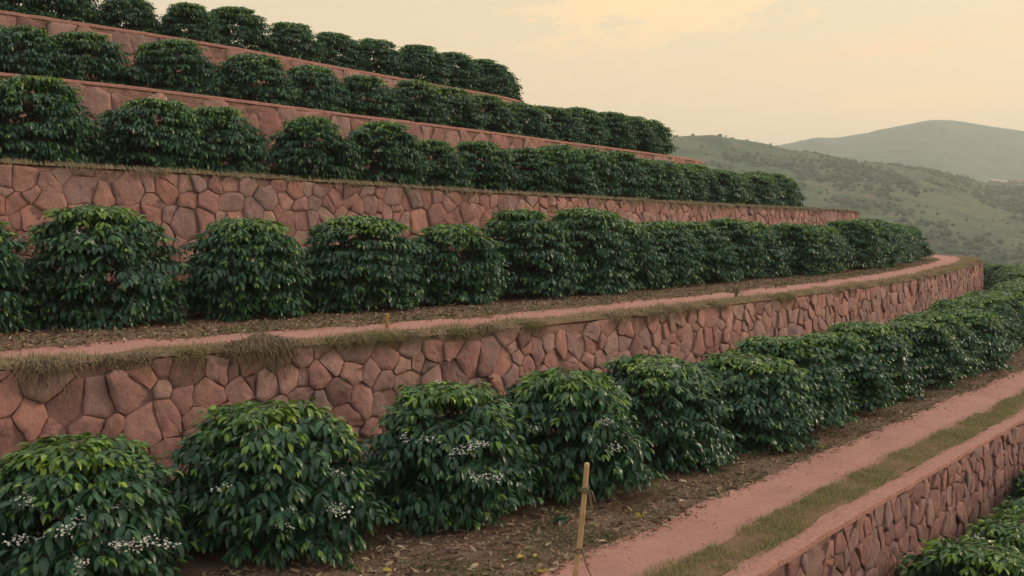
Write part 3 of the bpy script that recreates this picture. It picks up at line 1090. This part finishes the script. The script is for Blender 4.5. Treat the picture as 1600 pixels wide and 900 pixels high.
def hang_mesh(k, spots, mat, name):
    """spots: (s, spread, length, count)"""
    G = Geo()
    L = LN[k]
    for s, spread, length, cnt in spots:
        for _ in range(cnt):
            a = random.gauss(0, spread * .5) + s
            x, y = L.at(a); nx, ny = L.nrm(a); x, y, nx, ny = map(float, (x, y, nx, ny))
            tx, ty = ny, -nx
            z = float(L.z(a))
            ln = length * random.uniform(.35, 1.15) * max(.25, 1 - abs(a - s) / (spread * 1.4))
            w = random.uniform(.003, .0065)
            o0 = random.uniform(0, .25)
            dr = random.uniform(-.35, .35)
            out = random.uniform(.085, .15)
            pts = [(x + nx * o0, y + ny * o0, z + .01),
                   (x + nx * (o0 * .3) + tx * dr * .08, y + ny * o0 * .3 + ty * dr * .08, z + random.uniform(.03, .10)),
                   (x - nx * out * .8 + tx * dr * .15, y - ny * out * .8 + ty * dr * .15, z + random.uniform(-.02, .04)),
                   (x - nx * (out + .02) + tx * dr * .3 * ln, y - ny * (out + .02) + ty * dr * .3 * ln, z - ln * .5),
                   (x - nx * (out + .01) + tx * dr * .6 * ln + random.uniform(-.04, .04), y - ny * (out + .01) + ty * dr * .6 * ln, z - ln)]
            G.tube(pts, [w, w, w * .9, w * .7, w * .3], 3, cap=False)
    return G.mesh(name, mat)


rs = random.Random(5)
fringeB = [(rs.uniform(8, 60), rs.uniform(.05, .18), rs.uniform(.05, .2), rs.randint(5, 16)) for _ in range(70)]
tag(link('dry_grass', hang_mesh('B', fringeB, DRY, 'dry_grass')), kind='stuff')
fringeC = [(rs.uniform(10, 56), rs.uniform(.10, .45), rs.uniform(.06, .36), rs.randint(6, 26)) for _ in range(150)]
tag(link('dry_grass', hang_mesh('C', fringeC, DRY, 'dry_grass')), kind='stuff')


def tangle(k, px, width, up, down, cnt, seed, thick=(.003, .007)):
    """a dead, matted clump: wandering stems that rise from the edge and fall over the wall face"""
    rnd = random.Random(seed)
    G = Geo(); L = LN[k]
    s0 = at_ray(k, px)
    for _ in range(cnt):
        a = s0 + rnd.gauss(0, width * .42)
        fall = math.exp(-((a - s0) / width)**2)
        x, y = L.at(a); nx, ny = L.nrm(a); x, y, nx, ny = map(float, (x, y, nx, ny)); tx, ty = ny, -nx
        z = float(L.z(a))
        inn = rnd.uniform(0, .34)
        w = rnd.uniform(*thick)
        h = up * fall * rnd.uniform(.1, 1.0)
        ln = down * fall * rnd.random()**1.6
        dr = rnd.gauss(0, .5)
        face = rnd.uniform(.09, .17)
        ctrl = [(inn, 0, 0), (inn * .6, .10 * dr, h), (-face * .6, .22 * dr, h * .8 + .02), (-face, .32 * dr, -ln * .45), (-face * .85, .40 * dr + rnd.uniform(-.05, .05), -ln)]
        pts = []
        wig = [rnd.gauss(0, .022) for _ in range(27)]
        for i in range(9):
            t = i / 8 * 4; j = min(3, int(t)); f = t - j
            c = [ctrl[j][q] * (1 - f) + ctrl[j + 1][q] * f for q in range(3)]
            c = [c[q] + wig[i * 3 + q] for q in range(3)]
            pts.append((x + nx * c[0] + tx * c[1], y + ny * c[0] + ty * c[1], z + c[2]))
        G.tube(pts, np.linspace(w, w * .35, 9), 3, cap=False)
    return G


def at_ray(k, px, off=0.0):
    L = LN[k]
    d = pix_ray(px, 450)
    x, y = L.at(L.S, off)
    g = x * d[1] - y * d[0]
    i = np.where((g[:-1] * g[1:] <= 0) & (y[:-1] > 2))[0]
    return float(L.S[i[0]])


def hanging(px, width, up, down, cnt, label, mat=ROOT, thick=(.003, .007)):
    o = link('hanging_grass', tangle('B', px, width, up, down, cnt, px, thick).mesh('hanging_grass', mat))
    tag(o, label, 'grass tuft', 'dry tufts hanging over the tall wall')


hanging(415, .50, .17, .48, 380, 'big tangled grey-brown dead grass clump spilling over the tall wall, right of the narrow creeper', thick=(.004, .009))
rt = random.Random(77)
for q in range(15):
    w = rt.uniform(.05, .16)
    tag(link('dry_grass', tangle('B', rt.uniform(470, 1250), w, rt.uniform(.03, .10), rt.uniform(.08, .30), int(60 + 260 * w), 300 + q, (.003, .006)).mesh('dry_grass', DRY if q % 3 else GRASS)), kind='stuff')
clump = [o for o in COL.objects if o.name == 'hanging_grass'][0]
link('straw', tangle('B', 405, .62, .13, .16, 260, 9, (.003, .006)).mesh('straw', DRY), clump)
hanging(62, .30, .06, .44, 170, 'matted brown roots hanging over the tall wall at the left edge of the photo')
hanging(98, .05, .03, .62, 22, 'long thin stems trailing down the tall wall beside the matted roots', thick=(.004, .007))
hanging(178, .10, .05, .24, 60, 'small brown root tuft hanging from the tall wall, right of the matted roots')
hanging(225, .15, .05, .42, 75, 'thin straggling roots dangling from the tall wall between a small tuft and a narrow creeper')
hanging(302, .09, .04, .5, 80, 'narrow greenish creeper hanging down the tall wall left of the big dead clump', GRASS)
hanging(603, .16, .07, .30, 120, 'short olive grass tuft hanging over the tall wall below the wooden stub', GRASS)
# moss and weeds growing in the joints of the walls
def joint_weeds(k, n, s0, s1, seed, zlo):
    rnd = random.Random(seed); L = LN[k]; P = []
    for _ in range(n):
        s = s0 + (s1 - s0) * rnd.random()**1.5; x, y = L.at(s); nx, ny = L.nrm(s)
        zt = float(L.z(s)); h = rnd.uniform(zlo, zt - .1)
        for _ in range(rnd.randint(8, 24)):
            o = .05 + rnd.uniform(0, .03)
            P.append((float(x - nx * o) + rnd.gauss(0, .045), float(y - ny * o) + rnd.gauss(0, .03), h + rnd.gauss(0, .05)))
    P = np.array(P); n = len(P)
    me = blades(P, rng.uniform(.03, .08, n), rng.uniform(.006, .014, n), rng.uniform(0, 6.28, n), rng.uniform(.3, 2.4, n), WEED, 'weeds')
    tag(link('weeds', me), kind='stuff')
joint_weeds('B', 70, 10, 40, 41, .6)
joint_weeds('A', 60, 14, 40, 42, -2.0)
joint_weeds('C', 40, 12, 40, 43, 3.0)

# ------------------------------------------------------------------ bamboo stake with twine
BAMBOO = Mat('bamboo', .55, .35)
bn = BAMBOO.noise(6, 5, .6, stretch=(9, 9, .7))
BAMBOO.color(BAMBOO.ramp(bn, [(.3, (.40, .235, .11)), (.55, (.53, .335, .175)), (.75, (.47, .29, .155))]))
BAMBOO.bump(bn, .2, .01)
TWINE = mat_simple('jute_twine', (.15, .115, .07), (.27, .21, .13), 60, .95, .5)
CUT = mat_simple('cut_bamboo', (.62, .40, .22), (.70, .48, .28), 20, .8)


def along(p, d): return p * d


stake = empty('bamboo_stake', (0.60, 9.60, 0.0))
tag(stake, 'upright bamboo stake tied with twine, at the edge of the lower pink path', 'stake')
top = np.array([.135, .05, 1.29])
G = Geo()
ts = np.array([0, .18, .195, .21, .40, .60, .615, .63, .80, .90, .97, 1.0])
rad = np.array([.031, .029, .033, .0285, .028, .0272, .031, .027, .026, .0265, .0262, .0255])
pp = np.array([top * t + np.array([.012 * math.sin(t * 3.1), 0, -.05 * (t == 0)]) for t in ts])
G.tube(pp, rad, 14)
link('cane', G.mesh('bamboo_cane', BAMBOO.m), stake)
G = Geo()
G.tube([pp[-1] + np.array([0, 0, -.004]), pp[-1] + np.array([0, 0, .006])], [.0235, .0225], 14)
link('cut_end', G.mesh('bamboo_cut_end', CUT), stake)


def on_stake(z):
    t = z / top[2]
    return top * t + np.array([.012 * math.sin(t * 3.1), 0, 0])


def twine(z, turns, seed, ends):
    rnd = random.Random(seed)
    G = Geo()
    pts = []
    m = 16 * turns
    for i in range(m + 1):
        a = i / 16 * 2 * math.pi
        zz = z + .05 * (i / m - .5) + .012 * math.sin(a * .5 + seed) + rnd.uniform(-.003, .003)
        r = .034 + rnd.uniform(-.001, .004)
        pts.append(on_stake(zz) + np.array([r * math.cos(a), r * math.sin(a), 0]))
    G.tube(pts, .0085, 6)
    kn = on_stake(z) + np.array([-.040, -.02, 0])
    G.tube([kn + np.array([-.012, 0, -.012]), kn + np.array([0, -.012, .004]), kn + np.array([.01, -.006, .014])], [.006, .012, .007], 7)
    for e in ends:
        q = on_stake(z) + np.array([.036, -.01, 0])
        G.tube([q] + [q + np.array(d) for d in e], [.0085, .0085, .008, .007, .005][:len(e) + 1], 5)
    return G


o = link('twine', twine(1.03, 4, 1, [[(.035, -.01, -.015), (.050, -.01, -.07), (.062, 0, -.125)], [(.022, -.02, -.06), (.030, -.02, -.17), (.012, -.02, -.24), (-.02, -.02, -.33)],
                                     [(.01, -.02, -.08), (.045, -.01, -.20), (.03, 0, -.26), (.0, -.01, -.28)]]).mesh('twine', TWINE), stake)
o['label'] = 'upper twine knot with long loose ends'
o = link('twine', twine(.44, 3, 2, [[(.012, -.02, -.05), (.035, -.02, -.14), (.075, -.02, -.23), (.10, -.01, -.33)]]).mesh('twine_tie', TWINE), stake)
o['label'] = 'lower twine tie with one hanging end'


def on_terrace(k, px, py):
    """point of terrace floor k seen at a pixel of the photograph"""
    d = pix_ray(px, py)
    z = dict(A=0.0, B=2.0)[k]
    t = (z - CAM_Z) / d[2]
    return np.array([d[0] * t, d[1] * t, z])


# wooden stub and dry stalk at the edge of the upper path
p = on_terrace('B', 604, 512)
G = Geo()
G.tube([(0, 0, -.06), (.004, 0, .07), (.0, .01, .15), (.008, .01, .205), (.012, .012, .235)], [.026, .030, .036, .038, .026], 9)
G.tube([(.02, -.03, -.02), (.034, -.02, .06), (.026, -.01, .10)], [.012, .011, .007], 6)
WOODY = mat_simple('stub_wood', (.27, .17, .065), (.46, .31, .13), 14, .9, .5)
tag(link('wooden_stub', G.mesh('wooden_stub', WOODY), None, p), 'short yellowish wooden stub standing at the grassy edge of the upper path', 'stake stub')
p = on_terrace('B', 1150, 466)
G = Geo()
for q in range(9):
    a, b = random.uniform(-.05, .05), random.uniform(-.04, .04)
    G.tube([(a * .3, b * .3, -.03), (a, b, .14 + .04 * (q % 3)), (a * 2.2, b * 2, .26 + random.uniform(-.05, .07))], [.016, .013, .004], 5)
for q in range(6):
    a = q * 1.05
    G.tube([(0, 0, .16), (.05 * math.cos(a), .04 * math.sin(a), .27), (.10 * math.cos(a), .06 * math.sin(a), .30)], [.010, .008, .003], 5)
tag(link('dry_stalk', G.mesh('dry_stalk', DRY), None, p), 'dry tan stalk clump standing in the verge towards the bend of the upper path', 'dry plant')

# fallen yellow leaves, one small blossom, a seedling
def fallen(px, py, az, ln, label, n=1, name='fallen_leaf'):
    p = on_terrace('A', px, py)
    P = np.array([[0.02 * i, .015 * i, .03] for i in range(n)])
    V, Q, T = leaf_arrays(P, az + np.arange(n) * 1.3, np.full(n, .35), np.full(n, 1.1), np.full(n, .6), np.full(n, ln), np.full(n, ln * .42), .35)
    tag(link(name, make_mesh(name, V, [Q, T], YELLOW), None, p), label, 'leaf', 'yellow leaves fallen on the bed')


fallen(980, 804, 3.9, .12, 'yellow curled leaf lying on the bed right of the stake', 1)
fallen(992, 806, 5.3, .13, 'bright yellow leaf lying at the lower path edge, beside another yellow leaf', 1)
fallen(808, 876, .9, .13, 'single yellow leaf on dark litter left of the bamboo stake', 1)
fallen(833, 874, 1.0, .10, 'pale tan-yellow leaf between the bamboo stake and another yellow leaf', 1)
fallen(597, 896, .4, .12, 'yellow leaf under the third bush at the bottom of the photo', 1)
fallen(838, 897, .2, .09, 'cluster of small golden leaves at the path edge left of the stake foot', 5, 'fallen_leaf_cluster')
p = on_terrace('A', 875, 822)
n = 14
me_v, me_q, me_t = leaf_arrays(np.c_[np.zeros((n, 2)), rng.uniform(.05, .12, n)], rng.uniform(0, 6.28, n), rng.uniform(.1, .7, n), rng.uniform(.8, 1.5, n), rng.normal(0, .2, n), rng.uniform(.10, .16, n), rng.uniform(.05, .07, n))
sd = empty('seedling', p)
tag(sd, 'small dark green seedling on the bed just left of the bamboo stake', 'seedling')
link('leaves', make_mesh('leaves', me_v, [me_q, me_t], LEAF, True, dict(age=np.full(len(me_v), .25), rib=np.tile(RIB, n))), sd)
G = Geo(); G.tube([(0, 0, -.02), (.004, 0, .06), (0, .004, .13)], [.006, .005, .003], 6)
link('stem', G.mesh('seedling_stem', BARK), sd)

# ------------------------------------------------------------------ distant country
HILL_NEAR = mat_hill('near_hill', (.085, .130, .064), (.145, .155, .078), (.055, .085, .048), .012)
HILL_FAR = mat_hill('far_hill', (.075, .115, .068), (.12, .145, .080), (.045, .075, .050), .006)
FIELD = mat_hill('valley', (.10, .125, .055), (.16, .155, .075), (.04, .06, .03), .01)


def hill(name, prof, d_ridge, d_foot, z_foot, mat, amp, nscale, u0=-.75, u1=1.05, nu=240, nd=90, back=1.7):
    px = np.array([q[0] for q in prof], float); py = np.array([q[1] for q in prof], float)
    V = []
    us = np.linspace(u0, u1, nu)
    for u in us:
        yr = np.interp(800 + u * FPX, px, py)
        zr = CAM_Z + (HORIZON - yr) / FPX * d_ridge
        for j in range(nd):
            q = j / (nd - 1) * back
            d = d_foot + (d_ridge - d_foot) * q
            if q <= 1:
                w = math.sin(q * math.pi / 2)**1.25
                z = z_foot + (zr - z_foot) * w
            else:
                z = zr - (zr - z_foot) * .9 * (1 - math.cos((q - 1) / (back - 1) * math.pi)) / 2
            x, y = u * d, d
            damp = min(1, max(0, 1 - q) * 2.0)**1.4 * min(1, q * 3)
            r1 = 1 - abs(fbm(x * nscale * .8, y * nscale * .5, 2.2, 2))
            z += amp * damp * (fbm(x * nscale, y * nscale, .7, 5) * .8 + (r1 - .75) * 1.1) + amp * .035 * fbm(x * nscale * 9, y * nscale * 9, 1, 3)
            V.append((x, y, z))
    I = np.arange((nu - 1) * (nd - 1)); r, c = I // (nd - 1), I % (nd - 1); a = r * nd + c
    V = np.array(V)
    o = tag(link(name, make_mesh(name, V, [np.c_[a, a + nd, a + nd + 1, a + 1]], mat)), kind='structure')
    return V.reshape(nu, nd, 3)


near_prof = [(-400, 190), (600, 212), (1000, 220), (1060, 222), (1114, 223), (1150, 230), (1195, 236), (1276, 250), (1337, 259), (1397, 266), (1465, 278), (1499, 286), (1540, 291), (1600, 293), (1900, 300)]
far_prof = [(-400, 250), (800, 246), (1100, 243), (1205, 233), (1269, 220), (1303, 221), (1357, 213), (1400, 205), (1448, 197), (1482, 198), (1540, 205), (1600, 212), (1800, 232), (2000, 240)]
HN = hill('hill', near_prof, 900, 330, -34, HILL_NEAR, 15, .0075, nu=300, nd=110)
HF = hill('hill', far_prof, 2100, 1150, -40, HILL_FAR, 34, .0032, nu=260, nd=80, back=1.4)
# slope below the terraces and the valley floor
Lf = LN['F']
S = np.linspace(0, Lf.len - .1, 90)
V = []
for s in S:
    x, y = Lf.at(s); nx, ny = Lf.nrm(s)
    for j, (o, z) in enumerate(((0, Z_FLOOR), (-2, Z_FLOOR - .9), (-10, Z_FLOOR - 5), (-35, -19), (-80, -36))):
        V.append((float(x + nx * o), float(y + ny * o), z + (lump(float(x), float(y), .2) if j > 1 else 0)))
m = 5
I = np.arange((len(S) - 1) * (m - 1)); r, c = I // (m - 1), I % (m - 1); a = r * m + c
tag(link('slope', make_mesh('slope', V, [np.c_[a, a + m, a + m + 1, a + 1]], FIELD)), kind='structure')
# ground sheet out to the horizon
gx = np.linspace(-4200, 4200, 60); gy = np.linspace(-1500, 5200, 60)
V = [(x, y, -36 + 3 * fbm(x * .004, y * .004, 0, 3)) for x in gx for y in gy]
I = np.arange(59 * 59); r, c = I // 59, I % 59; a = r * 60 + c
tag(link('ground', make_mesh('ground', V, [np.c_[a, a + 60, a + 61, a + 1]], FIELD)), kind='structure')

# woods on the two hills: many rough crowns in one mass each
WOOD = mat_island('wood_crowns', [(.048, .078, .040), (.066, .098, .050), (.054, .084, .044), (.08, .11, .054)], .95)


def woods(Hm, n, rmin, rmax, seed, thr, nscale, jmax=.60, spread=.07):
    nr = np.random.default_rng(seed)
    nu, nd, _ = Hm.shape
    C = []
    tries = 0
    while len(C) < n and tries < n * 30:
        tries += 1
        i = nr.uniform(nu * .42, nu - 2); j = nr.uniform(2, nd * jmax)
        p = Hm[int(i), int(j)] + (Hm[int(i) + 1, int(j) + 1] - Hm[int(i), int(j)]) * nr.random(3)
        v = fbm(p[0] * nscale, p[1] * nscale, 5.5, 4)
        if v + nr.normal(0, spread) < thr: continue
        if abs(p[0] / p[1] - .497) < .035 and p[1] > 740: continue      # clearing round the farmhouses
        C.append(p)
    C = np.array(C)
    n = len(C)
    r = nr.uniform(rmin, rmax, n) * nr.uniform(.7, 1.1, n)
    V = ICO[None] * r[:, None, None] * (1 + nr.normal(0, .17, (n, 12, 1))) * np.array([1, 1, .85]) + C[:, None] + (r * .45)[:, None, None] * np.array([0, 0, 1.0])
    F = (ICF[None] + (np.arange(n) * 12)[:, None, None]).reshape(-1, 3)
    return tag(link('woods', make_mesh('woods', V.reshape(-1, 3), [F], WOOD)), kind='stuff')


woods(HN, 6500, 1.0, 2.4, 61, .13, .011, .57, .04)
woods(HN, 1600, .7, 1.6, 62, -.6, .011)
nr_ = np.random.default_rng(64)
C = []
for _ in range(420):                                  # a ragged line of tiny trees along the far ridge
    i = nr_.uniform(260 * .5, 258); j = 80 / 1.4 * nr_.uniform(.955, 1.0)
    p = HF[int(i), int(j)] + (HF[int(i) + 1, int(j)] - HF[int(i), int(j)]) * nr_.random()
    if fbm(p[0] * .006, 4.0, 1.5, 3) + nr_.normal(0, .1) > -.02: C.append(p)
C = np.array(C); n = len(C)
r = nr_.uniform(1.2, 3.0, n)
V = ICO[None] * r[:, None, None] * (1 + nr_.normal(0, .17, (n, 12, 1))) + C[:, None] + (r * .3)[:, None, None] * np.array([0, 0, 1.0])
tag(link('woods', make_mesh('woods', V.reshape(-1, 3), [(ICF[None] + (np.arange(n) * 12)[:, None, None]).reshape(-1, 3)], WOOD)), kind='stuff')

# tiny farmhouses on the ridge
WALLM = mat_simple('house_wall', (.42, .27, .21), (.55, .38, .30), .5, .9)
ROOFM = mat_simple('house_roof', (.50, .40, .34), (.60, .50, .43), .6, .9)
TILE = mat_simple('tiled_roof', (.27, .13, .09), (.36, .18, .12), .6, .9)
DARKW = mat_simple('house_window', (.03, .03, .035), (.05, .05, .055), 1, .4)


def house(px, w, dpt, h, roofm, label):
    u = (px - 800) / FPX
    d = 868
    i = int((u + .75) / 1.8 * 299); j = int((d - 330) / 570 / 1.7 * 109)
    z = float(HN[i, j][2]) + .3
    o = empty('farmhouse', (u * d, d, z), .25)
    tag(o, label, 'house', 'farmhouses on the ridge')
    G = Geo(); G.box((0, 0, h / 2), (w, dpt, h))
    link('wall', G.mesh('house_wall', WALLM, False), o)
    G = Geo(); e = .5
    P = [(-w / 2 - e, -dpt / 2 - e, h), (w / 2 + e, -dpt / 2 - e, h), (w / 2 + e, dpt / 2 + e, h), (-w / 2 - e, dpt / 2 + e, h), (-w / 2 - e, 0, h + dpt * .32), (w / 2 + e, 0, h + dpt * .32)]
    G.add(P, [[0, 1, 5, 4], [2, 3, 4, 5], [3, 2, 1, 0]], [[0, 4, 3], [1, 2, 5]])
    link('roof', G.mesh('house_roof', roofm, False), o)
    for q in range(max(1, int(w / 4))):
        G = Geo(); G.box((-w / 2 + 2 + q * 4, -dpt / 2 - .03, h * .55), (1.1, .06, 1.2))
        link('window', G.mesh('house_window', DARKW, False), o)


house(1549.5, 7.0, 5, 2.9, ROOFM, 'small pale-roofed pink farmhouse on the ridge, first of the group')
house(1565, 9, 5, 2.4, ROOFM, 'low grey-roofed farm building on the ridge between the pink house and the tiled barn')
house(1577, 6, 5, 3.0, TILE, 'small brown-roofed house on the ridge beside the long tiled barn')
house(1592, 13, 6, 2.6, TILE, 'long brown-tiled barn on the ridge at the right edge of the photo')

# ------------------------------------------------------------------ evening haze
HAZE = bpy.data.materials.new('evening_haze')
HAZE.use_nodes = True
ht = HAZE.node_tree
for nd_ in list(ht.nodes): ht.nodes.remove(nd_)
ho = ht.nodes.new('ShaderNodeOutputMaterial'); hv = ht.nodes.new('ShaderNodeVolumePrincipled')
hv.inputs['Color'].default_value = (.96, .98, .98, 1)
hv.inputs['Density'].default_value = .00042
hv.inputs['Anisotropy'].default_value = .2
ht.links.new(hv.outputs[0], ho.inputs['Volume'])
G = Geo(); G.box((0, 2400, 125), (9000, 7800, 350))
hz = link('haze', G.mesh('haze', HAZE, False)); tag(hz, kind='stuff')
